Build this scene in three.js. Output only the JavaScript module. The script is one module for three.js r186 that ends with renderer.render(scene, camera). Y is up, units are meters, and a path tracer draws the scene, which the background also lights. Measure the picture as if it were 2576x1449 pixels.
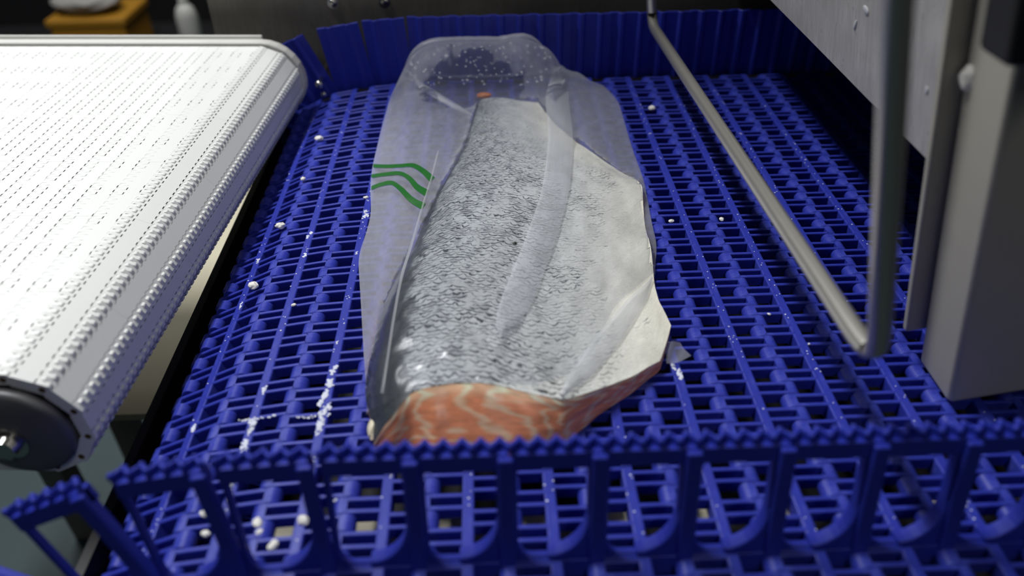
import * as THREE from 'three';
import { mergeGeometries } from 'three/addons/utils/BufferGeometryUtils.js';
import { RoundedBoxGeometry } from 'three/addons/geometries/RoundedBoxGeometry.js';
import { RectAreaLightUniformsLib } from 'three/addons/lights/RectAreaLightUniformsLib.js';

RectAreaLightUniformsLib.init();
const scene = new THREE.Scene();
const renderer = new THREE.WebGLRenderer({ antialias: true });
renderer.toneMapping = THREE.LinearToneMapping;
renderer.toneMappingExposure = 2.1;
renderer.shadowMap.enabled = true;

// ---------------------------------------------------------------- camera
const W = 2576, H = 1449, F = 1965;                       // focal length in pixels of the 2576 x 1449 frame
const EYE = new THREE.Vector3(0.1208, 0.3948, 0.5728);
const PITCH = 0.6462, YAW = 0.0307, ROLL = -0.0122;
const eyeX = new THREE.Vector3(Math.cos(YAW), 0, Math.sin(YAW));
const flatZ = new THREE.Vector3(-Math.sin(YAW), 0, Math.cos(YAW));
const upY = new THREE.Vector3(0, 1, 0);
const cy2 = upY.clone().multiplyScalar(Math.cos(PITCH)).addScaledVector(flatZ, -Math.sin(PITCH));
const cz2 = upY.clone().multiplyScalar(Math.sin(PITCH)).addScaledVector(flatZ, Math.cos(PITCH));
const axX = eyeX.clone().multiplyScalar(Math.cos(ROLL)).addScaledVector(cy2, Math.sin(ROLL));
const axY = eyeX.clone().multiplyScalar(-Math.sin(ROLL)).addScaledVector(cy2, Math.cos(ROLL));
const camera = new THREE.PerspectiveCamera(2 * Math.atan(H / 2 / F) * 180 / Math.PI, W / H, 0.02, 60);
camera.matrixAutoUpdate = true;
camera.position.copy(EYE);
camera.quaternion.setFromRotationMatrix(new THREE.Matrix4().makeBasis(axX, axY, cz2));
camera.focus = 0.70;
camera.userData.fStop = camera.getFocalLength() / 8.5;     // an 8.5 mm wide aperture
scene.add(camera);

// pixel -> direction, and its meeting point with a plane
function ray(u, v) {
  return new THREE.Vector3().addScaledVector(axX, (u - W / 2) / F).addScaledVector(axY, -(v - H / 2) / F).addScaledVector(cz2, -1);
}
const atY = (u, v, y = 0) => { const d = ray(u, v); return EYE.clone().addScaledVector(d, (y - EYE.y) / d.y); };
const atZ = (u, v, z) => { const d = ray(u, v); return EYE.clone().addScaledVector(d, (z - EYE.z) / d.z); };

// ---------------------------------------------------------------- light: unseen key lamp under the ceiling, then added fill lamps
const LAMPS = [   // x, y, z, length, width, intensity
  [-0.92, 2.45, -0.70, 1.25, 0.18, 49],  // out of view, placed to light the belts from the upper left
  [-2.30, 2.45, -2.30, 1.25, 0.30, 8],  // added fill, brightens the background rack
  [-0.60, 2.45, -3.20, 1.25, 0.30, 8],  // added fill towards the back wall
  [0.90, 2.45, 2.10, 1.25, 0.30, 2],  // added fill behind the camera, lifts the faces turned to it
];
scene.background = new THREE.Color(0x000000);

// ---------------------------------------------------------------- helpers
let seed = 20240611;
const rnd = () => { seed = (seed * 1664525 + 1013904223) >>> 0; return seed / 4294967296; };
const rr = (a, b) => a + (b - a) * rnd();
const clamp = (x, a = 0, b = 1) => Math.min(b, Math.max(a, x));
const lerp = (a, b, t) => a + (b - a) * t;
const sstep = (a, b, x) => { const t = clamp((x - a) / (b - a)); return t * t * (3 - 2 * t); };
const V = (x, y, z) => new THREE.Vector3(x, y, z);
function hash2(x, y) { let n = (x | 0) * 374761393 + (y | 0) * 668265263; n = (n ^ (n >>> 13)) * 1274126177; n = Math.imul(n ^ (n >>> 16), 1); return ((n >>> 0) % 65536) / 65536; }
function vnoise(x, y) {
  const xi = Math.floor(x), yi = Math.floor(y), fx = x - xi, fy = y - yi, u = fx * fx * (3 - 2 * fx), v = fy * fy * (3 - 2 * fy);
  return lerp(lerp(hash2(xi, yi), hash2(xi + 1, yi), u), lerp(hash2(xi, yi + 1), hash2(xi + 1, yi + 1), u), v);
}
function fbm(x, y, n = 4) { let s = 0, a = 0.5, t = 0; for (let i = 0; i < n; i++) { s += a * vnoise(x, y); t += a; a *= 0.5; x = x * 2.03 + 17.1; y = y * 2.03 + 9.7; } return s / t; }
function table(list, x) {      // piecewise linear
  if (x <= list[0][0]) return list[0][1];
  for (let i = 1; i < list.length; i++) if (x <= list[i][0]) return lerp(list[i - 1][1], list[i][1], (x - list[i - 1][0]) / (list[i][0] - list[i - 1][0]));
  return list[list.length - 1][1];
}
function smoothTable(list, x) { let s = 0; for (let k = -3; k <= 3; k++) s += table(list, x + k * 0.006); return s / 7; }
function tex(w, h, fn, srgb = true, repeat) {
  const d = new Uint8Array(w * h * 4);
  for (let y = 0; y < h; y++) for (let x = 0; x < w; x++) { const c = fn((x + 0.5) / w, (y + 0.5) / h, x, y), o = (y * w + x) * 4; d[o] = clamp(c[0], 0, 255); d[o + 1] = clamp(c[1], 0, 255); d[o + 2] = clamp(c[2], 0, 255); d[o + 3] = 255; }
  const t = new THREE.DataTexture(d, w, h); t.magFilter = THREE.LinearFilter; t.minFilter = THREE.LinearMipmapLinearFilter; t.generateMipmaps = true;
  t.wrapS = t.wrapT = THREE.RepeatWrapping; if (srgb) t.colorSpace = THREE.SRGBColorSpace; if (repeat) t.repeat.set(...repeat); t.needsUpdate = true; return t;
}
const std = (o) => new THREE.MeshStandardMaterial(o);
const phy = (o) => new THREE.MeshPhysicalMaterial(o);
const taken = {};
function numbered(name) { const n = taken[name] = (taken[name] ?? -1) + 1; return n ? `${name}_${String(n).padStart(3, '0')}` : name; }
function mesh(name, g, m, parent) { const o = new THREE.Mesh(g, m); o.name = name; o.castShadow = o.receiveShadow = true; if (parent) parent.add(o); return o; }
function thing(name, label, category, group, o = new THREE.Group()) {
  o.name = numbered(name); o.userData = { label, category }; if (group) o.userData.group = group; scene.add(o); return o;
}
function solid(name, label, category, g, m, group) { return thing(name, label, category, group, mesh(name, g, m)); }
function struct(name, g, m) { const o = mesh(name, g, m, scene); o.userData = { kind: 'structure' }; return o; }
function plain(g) { const n = g.index ? g.toNonIndexed() : g; for (const k of Object.keys(n.attributes)) if (!['position', 'normal', 'uv'].includes(k)) n.deleteAttribute(k); if (!n.attributes.uv) n.setAttribute('uv', new THREE.BufferAttribute(new Float32Array(n.attributes.position.count * 2), 2)); return n; }
const merge = (list) => mergeGeometries(list.map(plain));
function metreUV(g) {    // box mapping in metres
  const p = g.attributes.position, n = g.attributes.normal, uv = new Float32Array(p.count * 2);
  for (let i = 0; i < p.count; i++) {
    const ax = Math.abs(n.getX(i)), ay = Math.abs(n.getY(i)), az = Math.abs(n.getZ(i));
    if (ay >= ax && ay >= az) { uv[2 * i] = p.getX(i); uv[2 * i + 1] = p.getZ(i); } else if (ax >= az) { uv[2 * i] = p.getZ(i); uv[2 * i + 1] = p.getY(i); } else { uv[2 * i] = p.getX(i); uv[2 * i + 1] = p.getY(i); }
  }
  g.setAttribute('uv', new THREE.BufferAttribute(uv, 2)); return g;
}
function box(x0, x1, y0, y1, z0, z1, r = 0) {
  const g = r ? new RoundedBoxGeometry(x1 - x0, y1 - y0, z1 - z0, 2, r) : new THREE.BoxGeometry(x1 - x0, y1 - y0, z1 - z0);
  return plain(g.translate((x0 + x1) / 2, (y0 + y1) / 2, (z0 + z1) / 2));
}
function extrude(pts, depth, bevel = 0, holes = []) {   // outline in x, y; depth along z from 0
  const s = new THREE.Shape(pts.map((p) => new THREE.Vector2(p[0], p[1])));
  for (const h of holes) s.holes.push(new THREE.Path(h.map((p) => new THREE.Vector2(p[0], p[1]))));
  return plain(new THREE.ExtrudeGeometry(s, { depth, bevelEnabled: bevel > 0, bevelSize: bevel, bevelThickness: bevel, bevelOffset: -bevel, bevelSegments: 1, curveSegments: 8 }));
}
function roundRect(x0, x1, y0, y1, r) {   // r = [bottom left, bottom right, top right, top left]
  const out = [], c = [[x0, y0, r[0], Math.PI], [x1, y0, r[1], 1.5 * Math.PI], [x1, y1, r[2], 0], [x0, y1, r[3], 0.5 * Math.PI]];
  c.forEach(([x, y, q, a], i) => { const ox = x + (i === 0 || i === 3 ? q : -q), oy = y + (i < 2 ? q : -q); for (let k = 0; k <= 6; k++) { const t = a + k / 6 * Math.PI / 2; out.push([ox + q * Math.cos(t), oy + q * Math.sin(t)]); } });
  return out;
}
function gridGeo(nu, nv, fn, closedFlip = false) {
  const pos = [], uv = [], idx = [];
  for (let i = 0; i <= nu; i++) for (let j = 0; j <= nv; j++) { const p = fn(i / nu, j / nv); pos.push(p.x, p.y, p.z); uv.push(i / nu, j / nv); }
  for (let i = 0; i < nu; i++) for (let j = 0; j < nv; j++) { const a = i * (nv + 1) + j, b = a + 1, c = a + nv + 1, d = c + 1; closedFlip ? idx.push(a, c, b, b, c, d) : idx.push(a, b, c, b, d, c); }
  const g = new THREE.BufferGeometry(); g.setAttribute('position', new THREE.Float32BufferAttribute(pos, 3)); g.setAttribute('uv', new THREE.Float32BufferAttribute(uv, 2)); g.setIndex(idx); g.computeVertexNormals(); return g;
}
function blob(r, sx, sy, sz, rough, s) {    // lumpy crumb
  const g = new THREE.IcosahedronGeometry(r, 3), p = g.attributes.position;
  for (let i = 0; i < p.count; i++) { const x = p.getX(i) / r, y = p.getY(i) / r, z = p.getZ(i) / r, k = 1 + rough * (fbm(x * 1.6 + s * 7.3 + z, y * 1.6 + z * 1.3 + s, 2) - 0.5) * 2; p.setXYZ(i, p.getX(i) * k * sx, p.getY(i) * k * sy, p.getZ(i) * k * sz); }
  g.computeVertexNormals(); return g;
}

// ---------------------------------------------------------------- materials
const speck = tex(512, 512, (u, v, x, y) => {
  const n = fbm(u * 40, v * 40, 3), s = hash2(x >> 1, y >> 1), patch = sstep(0.60, 0.78, fbm(u * 9 + 40, v * 9 + 3, 3));
  const w = (s > 0.955 ? 0.22 : 0) * patch + 0.10 * patch * n;
  const k = 0.94 + 0.12 * n;
  return [lerp(46 * k, 200, w), lerp(57 * k, 205, w), lerp(164 * k, 235, w)];
});
speck.repeat.set(9, 9);
const M = {
  blue: phy({ map: speck, roughness: 0.42, specularIntensity: 0.6 }),
  blueGuard: phy({ color: 0x2a36a6, roughness: 0.42, specularIntensity: 0.6 }),
  white: phy({ color: 0xf1f2ee, roughness: 0.38 }),
  whiteRail: phy({ color: 0xd9d8d2, roughness: 0.45 }),
  rodBrown: std({ color: 0x5a4420, roughness: 0.6 }),
  pale: std({ color: 0xcfc8ac, roughness: 0.5 }),
  black: std({ color: 0x0b0b0e, roughness: 0.55 }),
  cream: std({ color: 0xcdc6ac, roughness: 0.7 }),
  chrome: std({ color: 0xc9c7c0, roughness: 0.22, metalness: 1 }),
  fat: phy({ color: 0xf2efe6, roughness: 0.5, transmission: 0, sheen: 0 }),
  frost: phy({ color: 0xdfe3f2, roughness: 0.6 }),
};
const brushed = tex(512, 512, (u, v) => {
  const s = fbm(u * 60, v * 8, 3), f = fbm(u * 7 + 3, v * 7, 4), d = vnoise(u * 170, v * 34 + 7) > 0.88 && f > 0.5 ? -26 : 0, k = 188 + 26 * (s - 0.5) + 34 * (f - 0.5) + d;
  return [k, k - 3, k - 6];
});
brushed.repeat.set(5, 5);
M.steel = std({ map: brushed, roughness: 0.5, metalness: 0.25 });
M.steelDull = std({ map: brushed, color: 0xa8a59e, roughness: 0.55, metalness: 0.25 });
M.rod = std({ color: 0xd2cfc6, roughness: 0.3, metalness: 0.8 });
M.post = std({ color: 0xb8b4a6, roughness: 0.5, metalness: 0.15 });
M.disc = std({ color: 0x6a6a6c, roughness: 0.5, metalness: 0.35 });

// ---------------------------------------------------------------- the room
const FLOOR = -0.86, CEIL = 2.7;
struct('floor', metreUV(box(-4.2, 3.2, FLOOR - 0.1, FLOOR, -4.2, 3)), std({ color: 0x2a3d3f, roughness: 0.6 }));
struct('ceiling', box(-4.2, 3.2, CEIL, CEIL + 0.1, -4.2, 3), std({ color: 0x6a6c6c, roughness: 0.8 }));
const wallMat = std({ color: 0x3c3f40, roughness: 0.7 });
struct('wall_back', box(-4.2, 3.2, FLOOR, CEIL, -4.2, -4.1), wallMat);
struct('wall_front', box(-4.2, 3.2, FLOOR, CEIL, 2.9, 3), wallMat);
struct('wall_left', box(-4.2, -4.1, FLOOR, CEIL, -4.1, 2.9), wallMat);
struct('wall_right', box(3.1, 3.2, FLOOR, CEIL, -4.1, 2.9), wallMat);

LAMPS.forEach(([x, y, z, len, wid, power], i) => {
  const t = thing('unseen_ceiling_lamp', ['unseen ceiling lamp out of view, lights the belts from the upper left', 'added fill lamp out of view over the storage rack', 'added fill lamp out of view near the back wall', 'dim added fill lamp behind the camera by the front wall'][i], 'lamp');
  t.position.set(x, y, z);
  mesh('housing', box(-wid / 2 - 0.02, wid / 2 + 0.02, 0.012, 0.07, -len / 2 - 0.03, len / 2 + 0.03, 0.008), M.whiteRail, t);
  mesh('diffuser', box(-wid / 2, wid / 2, 0.002, 0.012, -len / 2, len / 2), std({ color: 0xffffff, emissive: 0xfcfdff, emissiveIntensity: 2.5, roughness: 0.6 }), t);
  mesh('hanger', box(-0.006, 0.006, 0.07, CEIL - y, -0.006, 0.006), M.steelDull, t);
  const l = new THREE.RectAreaLight(0xfcfdff, power, wid, len);
  l.rotation.x = -Math.PI / 2; l.castShadow = true; t.add(l);
});

// ---------------------------------------------------------------- blue modular belt
const PITCHX = 0.0508, PZ = 0.0253, Z0 = -0.4, Z1 = 0.335, IMAX = 15;
const belt = thing('modular_belt', 'blue plastic open grid conveyor belt under the bagged fish', 'conveyor belt');
function barGeo(x0, x1, z, w, depth) {       // a rib with a rounded top, running along x
  const r = w * 0.34, prof = [[-w / 2 * 0.8, -depth], [w / 2 * 0.8, -depth]];
  for (let k = 0; k <= 4; k++) { const a = k / 4 * Math.PI / 2; prof.push([w / 2 - r + r * Math.cos(a), -r + r * Math.sin(a)]); }
  for (let k = 0; k <= 4; k++) { const a = Math.PI / 2 + k / 4 * Math.PI / 2; prof.push([-w / 2 + r + r * Math.cos(a), -r + r * Math.sin(a)]); }
  const g = extrude(prof, x1 - x0); g.rotateY(Math.PI / 2); g.translate(x0, 0, z); return g;     // z(profile) -> -z
}
const LW = 0.0125, R = 0.0059;
const linkGeo = (() => {
  const bars = [-1, 1].map((s) => barGeo(0.002, 0.0245, s * (LW / 2 - 0.0017), 0.0034, 0.0095));
  const drum = extrude([[0.0236, -2 * R], ...Array.from({ length: 15 }, (_, k) => { const a = -Math.PI / 2 + k / 14 * Math.PI; return [0.0272 + R * Math.cos(a), -R + R * Math.sin(a)]; }), [0.0236, 0]], LW - 0.0008, 0.0004);
  drum.translate(0, 0, -LW / 2 + 0.0004);
  return metreUV(merge([...bars, drum]));
})();
const linkGeoL = (() => { const g = linkGeo.clone(); g.rotateY(Math.PI); return g; })();
const spineGeo = (() => {
  const w = 0.0074, d = 0.0125, b = 0.0011;
  const g = extrude([[-w / 2, -d], [w / 2, -d], [w / 2, -b], [w / 2 - b * 0.3, -b * 0.3], [w / 2 - b, 0], [-w / 2 + b, 0], [-w / 2 + b * 0.3, -b * 0.3], [-w / 2, -b]], Z1 - Z0);
  g.translate(0, 0, Z0); return metreUV(g);
})();
// front guard: an open frame whose top rail is a zigzag of knobs; back guard: an overlapping folded plate
const frontGuardGeo = (() => {
  const list = [], mm = 0.001;
  list.push(extrude([[-25, -14], [25.4, -14], [25.4, 66], [-25, 66]].map((p) => [p[0] * mm, p[1] * mm]), 4 * mm, 0.5 * mm, [roundRect(-21.5 * mm, 18.5 * mm, 0 * mm, 57 * mm, [8 * mm, 4 * mm, 3 * mm, 3 * mm]).reverse()]).translate(0, 0, -1 * mm));
  list.push(box(-25 * mm, 25.4 * mm, 57 * mm, 67 * mm, -4.5 * mm, 4.8 * mm, 1 * mm));
  const zig = []; for (let k = 0; k <= 10; k++) zig.push([(-25 + k * 5.04) * mm, (k % 2 ? 2.9 : -2.9) * mm]);
  const strip = [...zig.map((p) => [p[0], p[1] + 1.6 * mm]), ...zig.slice().reverse().map((p) => [p[0], p[1] - 1.6 * mm])].reverse();
  const zz = extrude(strip, 5 * mm, 0); zz.rotateX(-Math.PI / 2); zz.translate(0, 66.5 * mm, 0); list.push(zz);
  for (const [x, z] of zig) { const c = new THREE.SphereGeometry(2.15 * mm, 10, 7); c.scale(1, 1.15, 1); c.translate(x, 70.2 * mm, -z); list.push(c); }
  // lapped post with a rounded nose in front of the next panel, sweeping into the foot
  list.push(box(18.6 * mm, 27.6 * mm, -6 * mm, 66 * mm, 4.1 * mm, 8.6 * mm, 1.6 * mm));
  const arc = [[19 * mm, -10 * mm], [19 * mm, 27 * mm]]; for (let k = 0; k <= 8; k++) { const t = k / 8 * Math.PI / 2; arc.push([(-4.5 + 22.5 * Math.cos(t)) * mm, (27 - 25 * Math.sin(t)) * mm]); } arc.push([-4.5 * mm, -10 * mm]);
  list.push(extrude(arc, 9 * mm, 0.6 * mm).translate(0, 0, -4 * mm));
  list.push(box(-24 * mm, 26 * mm, -15 * mm, -1 * mm, -1.5 * mm, 6.5 * mm, 1 * mm));
  list.push(box(17.6 * mm, 21 * mm, 20 * mm, 58 * mm, -4 * mm, 4.5 * mm, 0.8 * mm));
  return merge(list);
})();
const backGuardGeo = (() => {
  const mm = 0.001, f = [[-27, -3], [-17, -3], [-13, 1.5], [-9, 1.5], [-6, -1], [8, -1], [11, 2.2], [14, 2.2], [17, 0], [26, 0]];
  const pts = [...f.map((p) => [p[0] * mm, -p[1] * mm]), ...f.slice().reverse().map((p) => [p[0] * mm, -(p[1] - 2.6) * mm])];
  const g = extrude(pts, 84 * mm, 0.5 * mm); g.rotateX(-Math.PI / 2); g.translate(0, -4 * mm, 0); return g;
})();

// rows, from the sprocket at the left over the flat run
const rows = [];
{
  let hx = 0.0254, hy = 0;
  const tilt = { 0: 4, [-1]: 9, [-2]: 24, [-3]: 70, [-4]: 112, [-5]: 150 };
  for (let i = IMAX; i >= 1; i--) rows.push([i, i * PITCHX, 0, 0]);
  for (let i = 0; i >= -5; i--) {
    const a = tilt[i] * Math.PI / 180, c = Math.cos(a) * 0.0254, s = Math.sin(a) * 0.0254;
    rows.push([i, hx - c, hy - s, a]); hx -= 2 * c; hy -= 2 * s;
  }
}
const links = [];
const rowObj = {};
for (const [i, x, y, a] of rows) {
  const r = mesh('belt_row', spineGeo, M.blue, belt); r.position.set(x, y, 0); r.rotation.z = a; rowObj[i] = r; r.updateMatrixWorld(true);
  for (const side of [1, -1]) for (let k = -16; k <= 14; k++) {
    const z = (k + (side > 0 ? 0 : 0.5)) * PZ; if (z < Z0 + 0.003 || z > Z1 - 0.003) continue;
    links.push({ i, side, z, x: x + side * 0.014, y });
  }
}
// the 300 links that show largest are parts of their own, the others are joined
{
  const hiddenByFish = (l) => l.x > 0.05 && l.x < 0.25 && l.z > -0.38 && l.z < 0.19 || l.z < 0.22 && l.x < -0.1 || l.x > 0.49;
  const score = (l) => { const p = V(l.x, l.y, l.z).applyMatrix4(new THREE.Matrix4().makeBasis(axX, axY, cz2).setPosition(EYE).invert()); const u = p.x / -p.z * F, v = p.y / -p.z * F; return hiddenByFish(l) || Math.abs(u) > W / 2 || Math.abs(v) > H / 2 ? 0 : 1 / -p.z; };
  for (const l of links) l.s = score(l);
  links.sort((p, q) => q.s - p.s);
  links.slice(0, 300).forEach((l) => { const m = mesh('hinge_link', l.side > 0 ? linkGeo : linkGeoL, M.blue, rowObj[l.i]); m.position.z = l.z; });
  const rest = links.slice(300).map((l) => (l.side > 0 ? linkGeo : linkGeoL).clone().translate(0, 0, l.z).applyMatrix4(rowObj[l.i].matrixWorld));
  const m = mesh('far_hinge_links', mergeGeometries(rest), M.blue, belt); m.userData = { kind: 'stuff' };
}
for (const [i, x, y, a] of rows) {
  if (i <= 10 && i >= -3) { const g = mesh('side_guard', frontGuardGeo, M.blueGuard, rowObj[i]); g.position.set(0, 0, 0.304); g.rotation.x = -0.20; g.scale.y = 1.10; g.userData.label = 'open framed front guard with knobbed rail'; }
  if (i >= -4) { const g = mesh('side_guard', backGuardGeo, M.blueGuard, rowObj[i]); g.position.set(0, 0, -0.407); g.userData.label = 'solid folded rear guard plate'; }
}
// carrying frame below the belt
{
  const t = thing('belt_support_frame', 'dark frame with pale wear strips beneath the blue belt', 'conveyor frame');
  for (const z of [-0.135, 0.245]) mesh('wear_strip', box(-0.06, 0.80, -0.065, -0.052, z - 0.006, z + 0.006, 0.002), M.pale, t).userData.label = 'pale plastic wear strip';
  mesh('side_plate', box(-0.155, -0.148, -0.36, -0.052, -0.46, 0.36), M.black, t);
  mesh('pan', box(-0.148, 0.82, -0.20, -0.19, -0.46, 0.36), M.black, t);
  for (const z of [-0.455, 0.345]) mesh('beam', box(-0.06, 0.82, -0.19, -0.05, z - 0.006, z + 0.006), M.black, t);
  for (const x of [-0.10, 0.76]) for (const z of [-0.42, 0.32]) mesh('leg', box(x - 0.02, x + 0.02, FLOOR, -0.20, z - 0.02, z + 0.02), M.black, t);
}

// ---------------------------------------------------------------- white conveyor at the left
{
  const t = thing('white_modular_belt', 'white plastic modular conveyor belt turning over a rounded end', 'conveyor belt');
  const S = 0.0235, N = 11, HR = S / 2 / Math.sin(Math.PI / N), ap = HR * Math.cos(Math.PI / N);
  const tooth = 0.0078, q = 0.0045, len = 148 * tooth / 2, back = -0.3735;           // half thickness, width across
  const place = (o) => { o.position.set(-0.179, 0.0145, 0); o.rotation.y = -0.066; };
  place(t);
  function moduleGeo(z0, z1) {
    const list = [], bw = S / 2 - q - 0.00006;
    list.push(box(-bw, bw, -q, q, z0 + 0.00008, z1 - 0.00008), box(-S / 2 + 0.0004, S / 2 - 0.0004, -q + 0.001, q - 0.00022, z0 + 0.0001, z1 - 0.0001));
    const dshape = (s) => { const pts = [[s * (bw - 0.001), -q], [s * (bw - 0.001), q]]; for (let k = 0; k <= 7; k++) { const a = Math.PI / 2 - k / 7 * Math.PI; const cc = Math.cos(a), ss = Math.sin(a); pts.push([s * (S / 2 + q * Math.pow(Math.abs(cc), 0.36)), q * Math.sign(ss) * Math.pow(Math.abs(ss), 0.36)]); } return s > 0 ? pts.reverse() : pts; };
    const gR = extrude(dshape(1), tooth / 2 - 0.0001), gL = extrude(dshape(-1), tooth / 2 - 0.0001);
    const n0 = Math.round((z0 - back) / (tooth / 2)), n1 = Math.round((z1 - back) / (tooth / 2));
    for (let n = n0; n < n1; n++) list.push((n % 2 ? gR : gL).clone().translate(0, 0, back + n * tooth / 2 + 0.00005));
    return merge(list);
  }
  const cuts = [[0, 50, 100, 148], [0, 26, 76, 126, 148]].map((c) => c.map((n) => n * tooth / 2));
  const geos = cuts.map((c) => c.slice(1).map((z1, k) => moduleGeo(back + c[k], back + z1)));
  // hinge points: flat top run, round the nose, flat bottom run
  const hp = [];
  const first = 85 * Math.PI / 180, step = 2 * Math.PI / N;
  for (let k = 26; k >= 1; k--) hp.push([HR * Math.cos(first) - S * k, HR * Math.sin(first)]);
  for (let k = 0; k <= 5; k++) hp.push([HR * Math.cos(first - k * step), HR * Math.sin(first - k * step)]);
  const P2 = hp;
  for (let k = 1; k < 8; k++) P2.push([P2[P2.length - 1][0] - S, P2[P2.length - 1][1]]);
  for (let i = 0; i + 1 < P2.length; i++) {
    const [ax, ay] = P2[i], [bx, by] = P2[i + 1];
    for (const g of geos[i % 2]) { const m = mesh('belt_module', g, M.white, t); m.position.set((ax + bx) / 2, (ay + by) / 2, 0); m.rotation.z = Math.atan2(by - ay, bx - ax); }
  }
  const rodG = new THREE.CylinderGeometry(0.0022, 0.0022, len + 0.0006, 12).rotateX(Math.PI / 2).translate(0, 0, back + len / 2);
  for (let i = 20; i < P2.length - 1; i++) { const m = mesh('hinge_rod', rodG, M.rodBrown, t); m.position.set(P2[i][0], P2[i][1], 0); m.userData.label = 'brown hinge rod end'; }

  const fr = thing('white_conveyor_frame', 'frame, end disc and rails carrying the white belt', 'conveyor frame');
  place(fr);
  const zN = back + len;
  const disc = mesh('end_disc', new THREE.LatheGeometry([[0, 0.013], [0.012, 0.0125], [0.025, 0.0105], [0.0335, 0.0075], [0.036, 0.006], [0.0368, 0.004], [0.0368, 0], [0, 0]].map((p) => new THREE.Vector2(p[0], p[1])), 64), M.disc, fr);
  disc.rotation.x = Math.PI / 2; disc.position.set(-0.001, 0.0, zN + 0.002);
  disc.userData.label = 'dark grey metal end disc';
  const bolt = mesh('bolt', merge([new THREE.CylinderGeometry(0.0085, 0.0095, 0.007, 6).translate(0, 0.0035, 0), new THREE.CylinderGeometry(0.013, 0.013, 0.0015, 24)]), M.chrome, disc);
  bolt.position.y = 0.0135; bolt.rotation.y = 0.3; bolt.userData.label = 'bright hexagon bolt head';
  mesh('shaft', new THREE.CylinderGeometry(0.014, 0.014, len, 24).rotateX(Math.PI / 2).translate(0, 0, back + len / 2), M.steelDull, fr);
  const nose = (r, x0, y0, y1) => { const p = [[x0, y0]]; for (let k = 0; k <= 14; k++) { const a = -Math.PI / 2 + k / 14 * Math.PI; p.push([r * Math.cos(a), r * Math.sin(a) < 0 ? y0 * -Math.sin(a) / 1 : y1 * Math.sin(a)]); } p.push([x0, y1]); return p; };
  mesh('rear_rail', extrude(nose(0.048, -0.62, -0.045, 0.0495), 0.012, 0.001).translate(0, 0, back - 0.016), M.whiteRail, fr).userData.label = 'pale plastic side rail';
  mesh('rear_rail_strip', box(-0.62, 0.0, 0.046, 0.0535, back - 0.020, back - 0.0165, 0.001), M.whiteRail, fr);
  mesh('bed', box(-0.62, -0.045, -0.030, 0.030, back + 0.01, zN - 0.012), M.steelDull, fr);
  mesh('side_beam', box(-0.62, -0.052, -0.03, 0.030, zN - 0.012, zN - 0.004), M.steelDull, fr);
  for (const x of [-0.50]) for (const z of [back + 0.02, zN - 0.06]) mesh('leg', box(x - 0.02, x + 0.02, FLOOR - 0.0145, -0.03, z, z + 0.04), M.steelDull, fr);
}

// ---------------------------------------------------------------- fish fillet
const XL = [], XR = [];
for (const [u, v] of [[1200, 250], [1182, 300], [1165, 360], [1120, 440], [1085, 500], [1040, 610], [990, 700], [960, 770], [940, 850], [918, 935], [915, 990], [925, 1040], [945, 1075]]) { const p = atY(u, v, 0.012); XL.push([p.z, p.x]); }
for (const [u, v] of [[1345, 240], [1395, 310], [1440, 350], [1500, 392], [1560, 425], [1612, 458], [1618, 520], [1628, 600], [1640, 660], [1650, 730], [1665, 790], [1688, 830]]) { const p = atY(u, v, 0.006); XR.push([p.z, p.x]); }
const ZB = -0.318;
const zFront = (v) => table([[0, 0.224], [0.06, 0.219], [0.13, 0.206], [0.25, 0.202], [0.4, 0.204], [0.5, 0.209], [0.58, 0.210], [0.7, 0.194], [0.82, 0.177], [0.93, 0.156], [1, 0.118]], v);
const slant = (v) => table([[0, 0.002], [0.1, 0.016], [0.2, 0.034], [0.4, 0.033], [0.55, 0.018], [0.7, 0.006], [1, 0]], v);
const xl = (z) => smoothTable(XL, z), xr = (z) => smoothTable(XR, z);
const thick = (u) => table([[0, 0.010], [0.1, 0.015], [0.3, 0.022], [0.55, 0.029], [0.8, 0.037], [0.95, 0.040], [1, 0.038]], u);
const sect = (v) => { const s = table([[0, 0.10], [0.02, 0.38], [0.05, 0.60], [0.1, 0.80], [0.18, 0.95], [0.28, 1], [0.4, 0.95], [0.52, 0.80], [0.65, 0.58], [0.8, 0.37], [0.93, 0.26], [1, 0.17]], v); return s; };
const smoothSect = (v) => (sect(Math.max(0, v - 0.02)) + sect(v) * 2 + sect(Math.min(1, v + 0.02))) / 4;
function fishAt(u, v, top = 1) {
  const z = lerp(ZB, zFront(v), u), a = xl(z), b = xr(z);
  const x = lerp(a, b, v);
  let y = thick(u) * smoothSect(v);
  y += 0.0016 * (fbm(x * 55, z * 55, 2) - 0.5) * 2 * sstep(0, 0.15, v);
  y += 0.004 * sstep(0.86, 1, v) * Math.sin(z * 60 + 1) * sstep(0.2, 0.6, u);          // wavy belly edge
  return V(x, 0.0015 + Math.max(0.002, y) * top, z);
}
function fishY(x, z) {      // height of the skin over a place of the belt
  const a = xl(z), b = xr(z), v = (x - a) / (b - a); if (v < 0 || v > 1) return 0;
  const u = (z - ZB) / (zFront(v) - ZB); if (u < 0 || u > 1) return 0;
  return fishAt(u, v).y;
}
const SW = 2048, SH = 1024;
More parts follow.
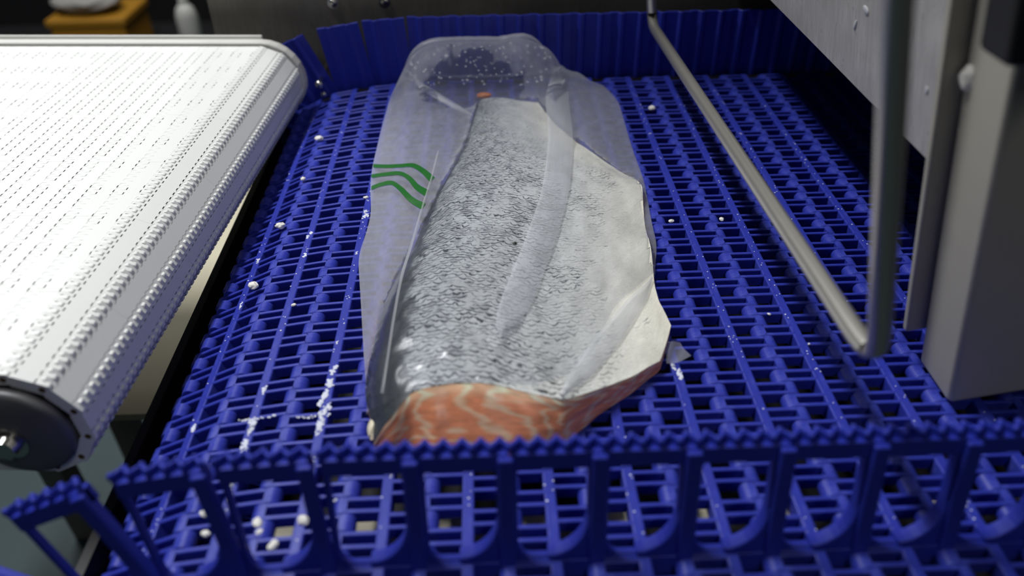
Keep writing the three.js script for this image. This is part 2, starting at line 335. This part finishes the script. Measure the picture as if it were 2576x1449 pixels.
const skinTex = tex(SW, SH, (u, v) => {
  const a = u * 540, b = v * 200;                            // millimetres along and across
  const wa = a + 4.5 * (fbm(a * 0.045, b * 0.045, 3) - 0.5) * 2 + 3.4 * (vnoise(a * 0.16, b * 0.22) - 0.5) + 1.6 * (vnoise(a * 0.5, b * 0.6) - 0.5) - b * 0.10;
  const wb = b + 2.4 * (fbm(a * 0.06 + 50, b * 0.06, 2) - 0.5) * 2;
  const sp = lerp(3.0, 5.0, sstep(0.15, 0.9, u)), row = wa / 4.4, ri = Math.floor(row), fr = row - ri;
  const sw = 6.5, col = wb / sw + (ri % 2 ? 0.5 : 0), ci = Math.floor(col), fc = col - ci - 0.5;
  const arc = fr - 0.5 + fc * fc * 1.5 - 0.12;                // scale edge, a shallow crescent
  const h = hash2(ri, ci);
  const broken = sstep(0.22, 0.46, fbm(a * 0.16 + 3, b * 0.11, 3)); let mark = Math.exp(-arc * arc * 52) * (0.35 + 0.8 * h) * sstep(0.56, 0.36, Math.abs(fc)) * broken * 1.25;
  const big = fbm(a * 0.018 + 4, b * 0.03, 3), mid = fbm(a * 0.12, b * 0.2 + 8, 3), fine = vnoise(a * 1.6, b * 1.6);
  const dens = clamp(1.2 - 1.35 * v + 0.75 * (big - 0.5) + 0.5 * (mid - 0.5), 0.03, 1.15) * lerp(lerp(1, 0.35, sstep(0.1, 0.45, v)), 1, sstep(0.14, 0.42, u + 0.12 * (big - 0.5)));
  const side = sstep(lerp(0.05, 0.17, sstep(0.4, 0.95, u)) + 0.05 * (mid - 0.5) * 2, lerp(0.01, 0.10, sstep(0.4, 0.95, u)), v);                      // dark slate back
  const shade = [table([[0, 165], [0.15, 195], [0.4, 216], [0.7, 228], [1, 235]], v), table([[0, 168], [0.15, 198], [0.4, 218], [0.7, 228], [1, 232]], v), table([[0, 168], [0.15, 198], [0.4, 216], [0.7, 222], [1, 216]], v)];
  const k = 1 + 0.10 * (mid - 0.5) + 0.08 * (fine - 0.5);
  const dk = clamp(mark * 1.7 * dens + 0.28 * dens * sstep(0.50, 0.75, mid));
  const c = shade.map((s, i) => lerp(s * k, [52, 56, 60][i], clamp(dk * 0.92)));
  return c.map((s, i) => lerp(s, [40, 45, 50][i] * (0.75 + 0.6 * fine), side * 0.92));
});
skinTex.wrapS = skinTex.wrapT = THREE.ClampToEdgeWrapping;
const fleshTex = tex(512, 256, (u, v) => {
  const x = u * 3.2, y = v * 1.2, w = fbm(u * 5, v * 5, 3), r = Math.hypot((u - 0.26) * 6.5, v * 0.9) + 1.1 * (w - 0.5) + 0.10 * Math.sin(u * 23), band = Math.abs((((r + 3) * 2.1) % 1) - 0.5) * 2;
  const fat = sstep(0.40, 0.95, band) * 0.85 + sstep(0.80, 0.97, v) * 0.7, k = 0.9 + 0.2 * fbm(u * 30, v * 20, 2);
  return [lerp(236, 240, fat) * k, lerp(150, 208, fat) * k, lerp(108, 172, fat) * k];
});
{
  const t = thing('salmon_fillet', 'raw salmon fillet lying skin side up inside the clear bag', 'fish');
  const skin = gridGeo(220, 110, (u, v) => fishAt(u, v), true);
  // fold the skin down at its left border so that it has a side
  mesh('skin', skin, phy({ map: skinTex, roughness: 0.45, side: THREE.DoubleSide }), t).userData.label = 'silver scaled skin, dark along the back';
  const fl = [];
  const lower = (u, v) => { const p = fishAt(u, v); return V(p.x, 0.0012 + 0.0006 * sstep(0, 0.1, v), p.z); };
  const inset = (u, v) => fishAt(u, v);
  fl.push(gridGeo(60, 40, lower));
  // cut face at the front, bulging a little
  fl.push(gridGeo(90, 14, (a, b) => { const p = fishAt(1, a), lo = lower(1, a), q = p.clone().lerp(lo, 1 - b); q.z += slant(a) * Math.pow(1 - b, 0.8) + 0.0022 * (fbm(a * 14, b * 5, 3) - 0.5); q.y -= 0.0002; return q; }, false));
  fl.push(gridGeo(40, 4, (a, b) => fishAt(0, a).lerp(lower(0, a), b)));
  fl.push(gridGeo(80, 4, (a, b) => fishAt(a, 0).lerp(lower(a, 0), b)));
  fl.push(gridGeo(80, 6, (a, b) => { const q = fishAt(a, 1).lerp(lower(a, 1), b); q.x -= 0.0025 * sstep(0, 0.4, b); return q; }));
  mesh('flesh', merge(fl), phy({ map: fleshTex, roughness: 0.34, clearcoat: 0.4, clearcoatRoughness: 0.25, side: THREE.DoubleSide }), t).userData.label = 'orange cut flesh with pale bands';
  // tail tip showing a bit of flesh
  const tip = mesh('tail_flesh', blob(0.007, 1.3, 0.5, 0.7, 0.3, 3), phy({ color: 0xd98a60, roughness: 0.4 }), t); tip.position.copy(atY(1218, 240, 0.010)); tip.userData.label = 'orange flesh at the tail corner';
  const fin = mesh('fin_stub', blob(0.006, 0.8, 0.8, 1.5, 0.3, 8), phy({ color: 0xe6dcc0, roughness: 0.45 }), t); fin.position.copy(atY(943, 1078, 0.006)); fin.userData.label = 'pale stub of fat at the back';
  const dot = mesh('dark_spot', new THREE.SphereGeometry(0.0018, 12, 8).scale(1, 0.5, 1), std({ color: 0x16160f, roughness: 0.5 }), t);
  { const p = atY(1295, 622, 0.027); dot.position.set(p.x, fishY(p.x, p.z) + 0.0004, p.z); }
}

// ---------------------------------------------------------------- the bag
const BL = [], BR = [];
for (const [u, v, y] of [[1000, 140, 0.045], [1010, 200, 0.003], [985, 230, 0.003], [960, 320, 0.003], [935, 420, 0.004], [930, 480, 0.004], [935, 530, 0.003], [920, 590, 0.003], [900, 640, 0.003], [905, 720, 0.003], [910, 800, 0.003], [915, 900, 0.003], [920, 960, 0.003], [925, 1040, 0.003]]) { const p = atY(u, v, y); BL.push([p.z, p.x]); }
BL.sort((a, b) => a[0] - b[0]);
for (const [u, v] of [[1430, 185], [1510, 205], [1555, 250], [1590, 370], [1620, 450], [1640, 560], [1655, 620], [1645, 680], [1655, 740], [1690, 830]]) { const p = atY(u, v, 0.003); BR.push([p.z, p.x]); }
BR.sort((a, b) => a[0] - b[0]);
const BZ0 = -0.392;
const bl = (z) => smoothTable(BL, z) , br = (z) => z < -0.37 ? lerp(0.262, 0.238, clamp((-0.37 - z) / 0.022)) : smoothTable(BR, z);
const bagFront = (t) => table([[0, 0.193], [0.06, 0.206], [0.2, 0.205], [0.5, 0.2], [0.62, 0.185], [0.72, 0.15], [0.82, 0.10], [0.93, 0.065], [1, 0.04]], t);
const hullCache = new Map();
function hull(z) {
  const key = Math.round(z * 1e4); if (hullCache.has(key)) return hullCache.get(key);
  const a = bl(z), b = br(z), pts = []; const n = 90;
  const puff = 0.062 * sstep(-0.30, -0.375, z) * sstep(-0.3935, -0.384, z);
  for (let i = 0; i <= n; i++) {
    const t = i / n, x = lerp(a, b, t);
    let y = 0.0025;
    const f = fishY(x, z); if (f) y = Math.max(y, f + 0.0011);
    const sh = Math.pow(clamp(1 - Math.pow(Math.abs(2 * clamp(t / 0.80) - 1), 4.5)), 0.8);
    y = Math.max(y, puff * (sh * (0.95 - 0.10 * t) + 0.32 * sstep(1.0, 0.86, t) * sstep(0.5, 0.8, t)));
    // air pockets beside the fish
    y = Math.max(y, 0.0025 + 0.010 * Math.sin(Math.PI * clamp(t / 0.32)) * sstep(0.22, 0.05, z) * (0.7 + 0.6 * vnoise(z * 25, 3)));
    y = Math.max(y, 0.0025 + 0.011 * Math.sin(Math.PI * clamp((1 - t) / 0.4)) * sstep(-0.10, -0.22, z));
    pts.push([x, y]);
  }
  const st = [];        // taut film: upper envelope
  for (const p of pts) { while (st.length > 1) { const [x1, y1] = st[st.length - 2], [x2, y2] = st[st.length - 1]; if ((x2 - x1) * (p[1] - y1) - (y2 - y1) * (p[0] - x1) >= 0) st.pop(); else break; } st.push(p); }
  const out = { st, pts, a, b, puff }; hullCache.set(key, out); return out;
}
function filmY(x, z) {
  const h = hull(z), t = (x - h.a) / (h.b - h.a);
  const own = table(h.pts, x), env = table(h.st, x), taut = lerp(0.75, 0.25, sstep(-0.33, -0.36, z)) * lerp(1, 0.35, sstep(-0.02, 0.08, z));
  let y = lerp(own, env, t < 0.45 ? taut : taut * 0.55);
  y = Math.max(y, own);
  y += 0.0011 * (fbm(x * 90 + 7, z * 40, 3) - 0.45) * sstep(0, 0.04, t) * sstep(1, 0.96, t);
  return y;
}
const filmCol = tex(512, 512, (u, v) => { const n = fbm(u * 26, v * 26, 4), m = fbm(u * 5 + 9, v * 5, 3); const k = 243 + 14 * (n - 0.5) + 10 * (m - 0.5); return [k, k + 1, k + 4]; });
const bagPoint = (a, b) => { const zf = bagFront(b), z = lerp(BZ0, zf, Math.pow(a, 0.9)); const x = lerp(bl(z), br(z), b); return V(x, filmY(x, z), z); };
// the film is clear where it clings to the wet fish and frosted with fine moisture where it stands off
const cling = (() => { const n = 160, g = []; for (let j = 0; j <= n; j++) for (let i = 0; i <= n; i++) { const p = bagPoint(i / n, j / n), f = fishY(p.x, p.z); g.push(f ? sstep(0.014, 0.004, p.y - f) : 0); } return (u, v) => { const x = u * n, y = v * n, i = Math.min(n - 1, Math.floor(x)), j = Math.min(n - 1, Math.floor(y)), k = j * (n + 1) + i; return lerp(lerp(g[k], g[k + 1], x - i), lerp(g[k + n + 1], g[k + n + 2], x - i), y - j); }; })();
const clingAt = (u, v) => { const w = 0.012 * (fbm(u * 60, v * 60, 3) - 0.5), m = fbm(u * 22, v * 30, 4), wet = sstep(1.35, 0.6, Math.hypot((u - 0.085) / 0.058, (v - 0.38) / 0.25) + 1.1 * (fbm(u * 46, v * 18, 3) - 0.5)); return sstep(0.5, 0.95, Math.max(wet, cling(clamp(u + w), clamp(v + w))) + 0.35 * (m - 0.5)); };
const clear = tex(512, 512, (u, v) => { const c = clingAt(u, v), g = fbm(u * 80, v * 80, 3); return [0, 0, 0].fill(lerp(237 + 18 * (g - 0.5), 252, c)); }, false);
const filmRough = tex(512, 512, (u, v) => { const c = clingAt(u, v), g = fbm(u * 50 + 4, v * 50, 3); return [0, 0, 0].fill(255 * lerp(0.56 + 0.12 * (g - 0.5), 0.2, c)); }, false);
for (const m of [clear, filmRough]) m.wrapS = m.wrapT = THREE.ClampToEdgeWrapping;
const film = phy({ map: filmCol, color: 0xffffff, transmission: 1, transmissionMap: clear, thickness: 0, roughness: 1, roughnessMap: filmRough, ior: 1.45, side: THREE.DoubleSide });
const doubled = phy({ map: filmCol, color: 0xffffff, transmission: 0.80, thickness: 0, roughness: 0.45, ior: 1.45, side: THREE.DoubleSide });
const lowerFilm = phy({ map: filmCol, color: 0xffffff, transmission: 0.9, thickness: 0, roughness: 0.5, ior: 1.45, side: THREE.DoubleSide });
film.bumpMap = tex(512, 512, (u, v) => { const k = 255 * fbm(u * 40, v * 20, 4); return [k, k, k]; }, false); film.bumpScale = 0.0006;
{
  const t = thing('plastic_bag', 'frosted clear plastic bag with green wavy stripes around the fillet', 'bag');
  mesh('upper_film', gridGeo(230, 120, bagPoint, true), film, t);
  mesh('end_film', gridGeo(4, 80, (a, b) => { const z = BZ0 + 0.0004, x = lerp(bl(z), br(z), b); return V(x, lerp(0.001, filmY(x, BZ0 + 0.001), a), z - 0.003 * Math.sin(a * Math.PI)); }), lowerFilm, t);
  mesh('lower_film', gridGeo(60, 30, (a, b) => { const z = lerp(BZ0, Math.min(0.17, bagFront(b)), a), x = lerp(bl(z), br(z), b); return V(x, 0.0006, z); }), lowerFilm, t);
  // overlying folds of the film
  const onFilm = (u, v, lift) => { let y = 0.02, p; for (let k = 0; k < 12; k++) { p = atY(u, v, y); y = filmY(p.x, p.z) + lift; } return atY(u, v, y); };
  const strip = (pts, widths, lift, n = 60, m = 6, crown = 0) => {
    const cl = new THREE.CatmullRomCurve3(pts.map((p) => V(p[0], p[1], 0)));
    return gridGeo(n, m, (a, b) => { const p = cl.getPoint(a), w = table(widths, a) * (b - 0.5); const q = onFilm(p.x + w, p.y, lift); q.y += crown * Math.sin(Math.PI * b); return q; }, true);
  };
  mesh('fold', strip([[1408, 170], [1402, 250], [1410, 340], [1398, 470], [1370, 570], [1330, 680], [1290, 780], [1262, 850]], [[0, 30], [0.12, 58], [0.3, 62], [0.6, 78], [0.8, 84], [0.93, 60], [1, 4]], 0.0012, 70, 10, 0.0035), doubled, t).userData.label = 'milky doubled fold of film along the fish';
  mesh('fold', strip([[1640, 700], [1590, 770], [1530, 850], [1470, 930], [1410, 1000]], [[0, 4], [0.2, 50], [0.5, 72], [0.8, 60], [1, 6]], 0.001, 50, 6, 0.002), doubled, t).userData.label = 'fold at the mouth of the bag';
  mesh('fold', strip([[1103, 380], [1085, 450], [1066, 510], [1040, 600], [1012, 690], [992, 790], [975, 900], [960, 990]], [[0, 5], [0.5, 7], [1, 7]], 0.0004, 70, 4, 0.0007), doubled, t).userData.label = 'thin crease over the back of the fish';
  mesh('fold', strip([[1022, 180], [1070, 222], [1125, 256], [1186, 292]], [[0, 8], [0.4, 34], [0.8, 26], [1, 4]], 0.001, 30, 6, 0.003), doubled, t).userData.label = 'fold from the raised end to the tail';
  mesh('rolled_rim', gridGeo(80, 10, (a, b) => { const f = lerp(0.02, 0.80, a), z = BZ0 + 0.009 + 0.007 * Math.cos(b * Math.PI), x = lerp(bl(z), br(z), f), zz = Math.max(z, BZ0 + 0.009); return V(x, filmY(x, zz) + 0.0004 + 0.0055 * Math.sin(b * Math.PI) * sstep(0, 0.08, a) * sstep(1, 0.9, a) + 0.001 * (fbm(a * 30, b * 3, 2) - 0.5), z); }), doubled, t).userData.label = 'milky rolled rim of the raised end';
  // print
  const green = phy({ color: 0x14651f, roughness: 0.4, side: THREE.DoubleSide });
  for (const [pts, w] of [
    [[[939, 417], [975, 418], [1004, 417], [1039, 416], [1063, 429], [1088, 452]], [[0, 9], [0.5, 9], [1, 17]]],
    [[[934, 443], [970, 438], [1007, 436], [1028, 447], [1049, 470], [1074, 486]], [[0, 9], [0.5, 10], [1, 18]]],
    [[[931, 474], [958, 464], [986, 460], [1007, 474], [1035, 502], [1066, 520]], [[0, 9], [0.5, 11], [1, 18]]]]) {
    const cl = new THREE.CatmullRomCurve3(pts.map((p) => V(p[0], p[1], 0)));
    mesh('printed_stripe', gridGeo(40, 4, (a, b) => { const p = cl.getPoint(a), d = cl.getTangent(a), ww = table(w, a) * (b - 0.5); return onFilm(Math.max(p.x - d.y * ww, 934), p.y + d.x * ww, 0.0006); }, true), green, t).userData.label = 'green wavy printed stripe';
  }
  // loose corner of the lower film beyond the belly edge
  mesh('loose_corner', (() => { const c = [[1672, 868], [1712, 858], [1738, 898], [1676, 915]].map(([u, v], i) => atY(u, v, [0.004, 0.006, 0.009, 0.003][i])); return gridGeo(6, 6, (a, b) => { const p = c[0].clone().lerp(c[1], b), q = c[3].clone().lerp(c[2], b); const r = p.lerp(q, a); r.y += 0.002 * Math.sin(3 * a + 4 * b); return r; }, true); })(), lowerFilm, t);
  // condensation drops in the raised end
  const drops = [];
  for (let k = 0; k < 150; k++) { const u = rr(1015, 1385), v = rr(105, 215); const p = onFilmEnd(u, v); if (!p) continue; drops.push(new THREE.SphereGeometry(rr(0.0007, 0.0016) * (rnd() > 0.93 ? 1.7 : 1), 8, 6).scale(1, 0.6, 1).translate(p.x, p.y, p.z)); }
  function onFilmEnd(u, v) { const d = ray(u, v); for (let s = 0.8; s < 1.35; s += 0.004) { const p = EYE.clone().addScaledVector(d, s); if (p.z < BZ0 || p.x < bl(p.z) || p.x > br(p.z)) continue; if (p.y < filmY(p.x, p.z)) return p; } return null; }
  if (drops.length) { const m = mesh('condensation', merge(drops), phy({ color: 0xffffff, roughness: 0.08, transmission: 0.6, thickness: 0, ior: 1.33 }), t); m.userData = { kind: 'stuff', label: 'water drops inside the raised end' }; }
}

// ---------------------------------------------------------------- machine parts at the right
{
  const far = V(0.327, 0.072, -0.382), near = V(0.317, 0.118, 0.262);
  const u0 = atZ(2212, 862, 0.276), u1 = atZ(2262, -60, 0.285);
  const upDir = u1.clone().sub(u0).normalize(), farUp = far.clone().addScaledVector(V(-0.12, 0.95, -0.05), 0.25);
  const path = new THREE.CurvePath();
    const alongN = near.clone().add(far.clone().sub(near).normalize().multiplyScalar(0.012)), upN = u0.clone().addScaledVector(upDir, 0.014);
  const alongF = far.clone().add(near.clone().sub(far).normalize().multiplyScalar(0.02)), upF = far.clone().lerp(farUp, 0.08);
  path.add(new THREE.LineCurve3(farUp, upF)); path.add(new THREE.QuadraticBezierCurve3(upF, far, alongF)); path.add(new THREE.LineCurve3(alongF, alongN)); const run = near.clone().sub(far).normalize(), gap = alongN.distanceTo(upN); path.add(new THREE.CubicBezierCurve3(alongN, alongN.clone().addScaledVector(run, gap * 0.75), upN.clone().addScaledVector(upDir, -gap * 0.75), upN)); path.add(new THREE.LineCurve3(upN, u0.clone().addScaledVector(upDir, 0.40)));
  const pts = []; for (const c of path.curves) { const n = c.isLineCurve3 ? 8 : 16; for (let k = 0; k < n; k++) pts.push(c.getPoint(k / n)); } pts.push(path.curves[4].getPoint(1));
  class Poly extends THREE.Curve { getPoint(t) { const f = t * (pts.length - 1), i = Math.min(pts.length - 2, Math.floor(f)); return pts[i].clone().lerp(pts[i + 1], f - i); } getPointAt(t) { return this.getPoint(t); } }
  solid('guide_rod', 'bent round steel guide rod hanging over the blue belt', 'guide rod', new THREE.TubeGeometry(new Poly(), pts.length - 1, 0.006, 18), M.rod);
}
{
  // sheet steel side plate leaning over the belt
  const e0 = V(0.415, 0.145, -0.462), len = 0.61, hgt = 0.5, lean = V(-0.19, 0.98, 0).normalize();
  const g = metreUV(box(0, 0.004, 0, hgt, 0, len)); g.rotateZ(Math.atan2(-lean.x, lean.y)); g.translate(e0.x, e0.y, e0.z);
  solid('steel_side_plate', 'flat grey stainless steel plate above the right of the belt', 'steel plate', g, M.steel);
  const hs = thing('unseen_housing', 'unseen housing behind the steel plate, blocks light from the right', 'machine');  // out of view, placed to keep light from the right off the belt
  mesh('cover', metreUV(box(0.47, 1.3, 0.16, 1.0, -0.44, 0.14)), M.steelDull, hs);
  for (const z of [-0.42, 0.10]) mesh('leg', box(1.22, 1.26, FLOOR, 0.16, z, z + 0.04), M.steelDull, hs);
  const flake = (u, v, r, sx, sz, rot) => {       // film of scale stuck on the plate
    const d = ray(u, v), n = V(-lean.y, lean.x, 0), o = e0.clone().addScaledVector(n, 0.0004), p = EYE.clone().addScaledVector(d, o.clone().sub(EYE).dot(n) / d.dot(n));
    const gg = new THREE.SphereGeometry(r, 16, 10); gg.scale(0.2, sx, sz); const m = new THREE.Mesh(gg); m.rotation.x = rot; m.updateMatrix(); gg.applyMatrix4(m.matrix); gg.rotateZ(Math.atan2(-lean.x, lean.y)); gg.translate(p.x, p.y, p.z); return gg;
  };
  const sc = phy({ color: 0xd8dade, roughness: 0.4, transmission: 0.25, thickness: 0 });
  const list = [[2178, 25, 0.0045, 0.6, 1.1, 0.2, 'oval translucent fish scale stuck high on the steel plate'], [2151, 62, 0.0035, 1.4, 0.5, 0.5, 'narrow translucent fish scale stuck below the oval one on the steel plate'], [2331, 226, 0.0025, 1, 0.8, 0, 'small round fish scale on the steel plate beside the upright rod'], [2419, 124, 0.0022, 1.3, 0.6, 0, 'faint fish scale on the steel plate near the post'], [2340, 378, 0.0018, 1.4, 0.6, 0, 'tiny white fish scale near the lower edge of the steel plate']];
  for (const [u, v, r, sx, sz, rot, label] of list) solid('fish_scale', label, 'fish scale', flake(u, v, r, sx, sz, rot), sc, 'fish scales on the steel plate');
}
{
  // near post
  const b = atZ(2388, 1003, 0.2), q = atZ(2566, 97, 0.2), up = q.clone().sub(b).normalize();
  const t = thing('steel_post', 'blurred grey steel box post standing close at the right', 'post');
  const back = V(0, 0, -1), right = new THREE.Vector3().crossVectors(up, V(0, 0, 1)).normalize();
  t.matrixAutoUpdate = true; t.position.copy(b).addScaledVector(up, -0.006);
  t.quaternion.setFromRotationMatrix(new THREE.Matrix4().makeBasis(right, up, V(0, 0, 1)));
  mesh('tube', metreUV(box(0, 0.11, 0, 0.62, -0.045, 0, 0.004)), M.post, t);
  mesh('flange', metreUV(box(-0.012, 0.02, 0.03, 0.62, -0.052, -0.046, 0.002)), M.post, t);
  const fp = atZ(2446, 190, 0.160), fatBit = solid('fish_scrap', 'white blob of fish fat stuck on the grey steel post', 'food scrap', blob(0.0085, 0.8, 1.0, 0.7, 0.25, 31), M.fat, 'white fish scraps');
  fatBit.position.copy(fp);
  const cl = thing('clamp_block', 'black clamp block on the steel post', 'clamp');
  cl.position.copy(t.position).addScaledVector(up, 0.262); cl.quaternion.copy(t.quaternion);
  mesh('block', box(-0.022, 0.10, 0, 0.06, 0.001, 0.03, 0.005), M.black, cl);
  mesh('knob', new THREE.CylinderGeometry(0.012, 0.012, 0.02, 20).rotateX(Math.PI / 2).translate(0.03, 0.03, 0.045), M.black, cl);
}

// ---------------------------------------------------------------- behind the belt
{
  const z = -0.47;
  const t = thing('rear_machine_panel', 'dark stainless machine panel behind the rear belt guard', 'machine panel');
  const a = atZ(530, 40, z).x;
  mesh('sheet', metreUV(box(a, 1.1, -0.5, 0.75, z - 0.004, z)), M.steelDull, t);
  for (const [u, v] of [[838, 8], [968, 4]]) { const p = atZ(u, v, z); const m = mesh('bolt', merge([new THREE.SphereGeometry(0.0055, 14, 10).scale(1, 1, 0.6), new THREE.CylinderGeometry(0.007, 0.007, 0.002, 16).rotateX(Math.PI / 2)]), M.chrome, t); m.position.set(p.x, p.y, z + 0.001); }
  const pin = thing('end_pin', 'shiny rounded metal pin beside the first rear guard', 'pin');
  pin.position.copy(atZ(803, 212, -0.385));
  mesh('pin_head', new THREE.SphereGeometry(0.0055, 16, 12), M.chrome, pin);
  mesh('pin_shank', new THREE.CylinderGeometry(0.0032, 0.0032, 0.08, 12).rotateX(Math.PI / 2).translate(0, -0.001, -0.042), M.chrome, pin);
  mesh('pin_foot', new THREE.SphereGeometry(0.004, 12, 10).translate(0.004, -0.013, 0.001), M.chrome, pin);
}
{
  const zB = -2.6, at = (u, v) => atZ(u, v, zB);
  const rack = thing('storage_rack', 'dark rack standing in the background', 'rack');
  const p0 = at(-150, 130);
  mesh('shelf', box(p0.x - 0.2, at(525, 100).x, p0.y - 0.06, p0.y - 0.03, zB - 0.4, zB + 0.12), M.black, rack);
  mesh('back_panel', box(p0.x - 0.2, at(525, 100).x, p0.y - 0.03, p0.y + 0.8, zB - 0.42, zB - 0.40), M.black, rack);
  for (const x of [p0.x - 0.19, at(518, 100).x]) mesh('post', box(x - 0.015, x + 0.015, FLOOR, p0.y + 0.8, zB - 0.39, zB - 0.36), M.black, rack);
  const y0 = p0.y - 0.03;
  const cr = thing('yellow_crate', 'blurred yellow plastic crate on the background rack', 'crate');
  const a = at(150, 84), b = at(335, 84), hy = at(200, 40).y;
  cr.position.set((a.x + b.x) / 2, y0, zB);
  const w = b.x - a.x;
  mesh('body', box(-w / 2, w / 2, 0, hy - y0, -0.2, 0.06, 0.008), std({ color: 0x96690a, roughness: 0.6 }), cr);
  mesh('rim', box(-w / 2 - 0.008, w / 2 + 0.008, hy - y0 - 0.025, hy - y0 + 0.004, -0.21, 0.068, 0.006), std({ color: 0x96690a, roughness: 0.6 }), cr);
  const sk = thing('grey_sack', 'grey sack lying on top of the yellow crate', 'sack');
  sk.position.set((a.x + b.x) / 2 - 0.02, hy + 0.045, zB - 0.05);
  mesh('sack_body', blob(0.10, w / 0.2 * 0.95, 0.42, 1.0, 0.22, 5), std({ color: 0x8d8a86, roughness: 0.8 }), sk);
  const bt = thing('white_canister', 'white canister on the background rack', 'canister');
  const c = at(482, 90), r = 0.042; bt.position.set(c.x, y0, zB);
  mesh('canister_body', new THREE.LatheGeometry([[0, 0], [r, 0], [r, 0.15], [r * 0.8, 0.18], [r * 0.4, 0.20], [0, 0.20]].map((p) => new THREE.Vector2(p[0], p[1])), 24), std({ color: 0xb9b8b2, roughness: 0.6 }), bt);
  mesh('cap', new THREE.CylinderGeometry(r * 0.4, r * 0.4, 0.02, 16).translate(0, 0.21, 0), std({ color: 0xb9b8b2, roughness: 0.6 }), bt);
}
{
  // pale tray under the gap between the two belts
  const t = thing('cream_tray', 'cream plastic tray below the gap between the two conveyors', 'tray');
  mesh('tray_base', box(-0.62, -0.235, -0.31, -0.30, -0.75, -0.115), M.cream, t);
  mesh('tray_rim', merge([box(-0.62, -0.235, -0.30, -0.285, -0.76, -0.75), box(-0.63, -0.62, -0.31, -0.285, -0.76, -0.115)]), M.cream, t);
  mesh('stand', box(-0.60, -0.56, FLOOR, -0.31, -0.5, -0.46), M.steelDull, t);
  mesh('stand', box(-0.30, -0.26, FLOOR, -0.31, -0.5, -0.46), M.steelDull, t);
}

// ---------------------------------------------------------------- crumbs and frost on the blue belt
{
  const crumbs = [[803, 348, 9], [762, 450, 7], [705, 567, 12], [637, 718, 13], [739, 767, 6], [648, 1314, 13], [653, 1338, 8], [763, 1309, 14], [688, 1371, 13], [517, 1291, 12], [410, 1212, 6], [517, 1342, 9], [1640, 272, 9], [920, 497, 6], [1815, 551, 6], [1689, 556, 6], [1935, 790, 4], [2035, 865, 3]];
  const where = ['beside the far end of the white belt', 'on the left edge of the blue belt by the white belt', 'on the second row of the blue belt from its rounded end', 'largest one beside the left rounded end of the blue belt', 'small one between the bag and the white belt', 'behind the front guard left of the fillet', 'small one behind the front guard left of the fillet', 'smeared one behind the front guard below the dark fish back', 'lowest one behind the front guard', 'behind the first front guard post', 'tiny one on the tilted row behind the first front guard', 'low one in the first front guard opening', 'at the far end between bag and guide rod', 'against the left edge of the bag', 'in a belt opening between bag and guide rod', 'in a belt opening right of the bag', 'speck left of the guide rod', 'speck close left of the guide rod bend'];
  crumbs.forEach(([u, v, s], k) => {
    const p = atY(u, v, 0.0), sc = 1 / EYE.distanceTo(p) * F, r = s / sc;
    const low = rowObj ? (p.x < 0.02 ? (0.02 - p.x) * -0.10 : 0) : 0;
    const q = atY(u, v, low + r * 0.35);
    const m = solid('fish_scrap', 'white fish scrap ' + where[k], 'food scrap', blob(r, 1.1, 0.6, 0.85, 0.32, k + 1), M.fat, 'white fish scraps on the blue belt');
    m.position.copy(q); m.rotation.y = k * 1.7;
  });
  const list = [];
  const spineX = (i) => rows.find((r) => r[0] === i);
  const put = (x, y, z, r) => list.push(new THREE.IcosahedronGeometry(r, 1).scale(rr(0.8, 1.4), rr(0.3, 0.55), rr(0.8, 1.4)).rotateY(rr(0, 6)).translate(x, y, z));
  const patch = (i, z0, z1, n, wide = 0.0028, big = 0.0011) => { const [, x, y, a] = spineX(i); let cz = lerp(z0, z1, 0.5), cx = 0; for (let k = 0; k < n; k++) { if (k % 14 === 0) { cz = lerp(z0, z1, rnd()); cx = rr(-wide, wide) * 0.7; } const z = cz + (rnd() + rnd() - 1) * 0.005, dx = clamp(cx + (rnd() + rnd() - 1) * 0.002, -wide, wide); put(x + dx * Math.cos(a), y + dx * Math.sin(a) + 0.0002, z, rr(0.0004, big)); } };
  patch(0, 0.135, 0.20, 150); patch(0, 0.165, 0.185, 50, 0.005, 0.0013); patch(0, 0.10, 0.215, 60); patch(-1, 0.15, 0.22, 70); patch(-1, 0.19, 0.215, 70, 0.003, 0.0012); patch(-1, 0.235, 0.27, 30);
  patch(-2, 0.12, 0.2, 14); patch(-1, -0.06, 0.0, 40); patch(0, -0.10, 0.0, 45); patch(5, 0.148, 0.165, 40); patch(-2, -0.05, 0.08, 20);
  for (let k = 0; k < 500; k++) patch(Math.floor(rr(-2, 10)), -0.37, 0.3, 1, 0.003, 0.00065);
  // frost along two cross ribs
  for (const [u0, v0, u1, v1, n] of [[600, 1058, 690, 1046, 22], [745, 1050, 830, 1043, 18], [700, 1190, 780, 1178, 24], [850, 1182, 920, 1175, 20], [840, 1258, 880, 1250, 12]]) for (let k = 0; k < n; k++) { const t = rnd(), p = atY(lerp(u0, u1, t), lerp(v0, v1, t), -0.001); put(p.x, -0.002 + 0.001 * rnd(), p.z + rr(-0.001, 0.001), rr(0.0004, 0.001)); }
  const o = solid('ice_frost', 'white frost and ice specks scattered over the blue belt ribs', 'frost', merge(list), M.frost); o.userData.kind = 'stuff';
}

renderer.render(scene, camera);
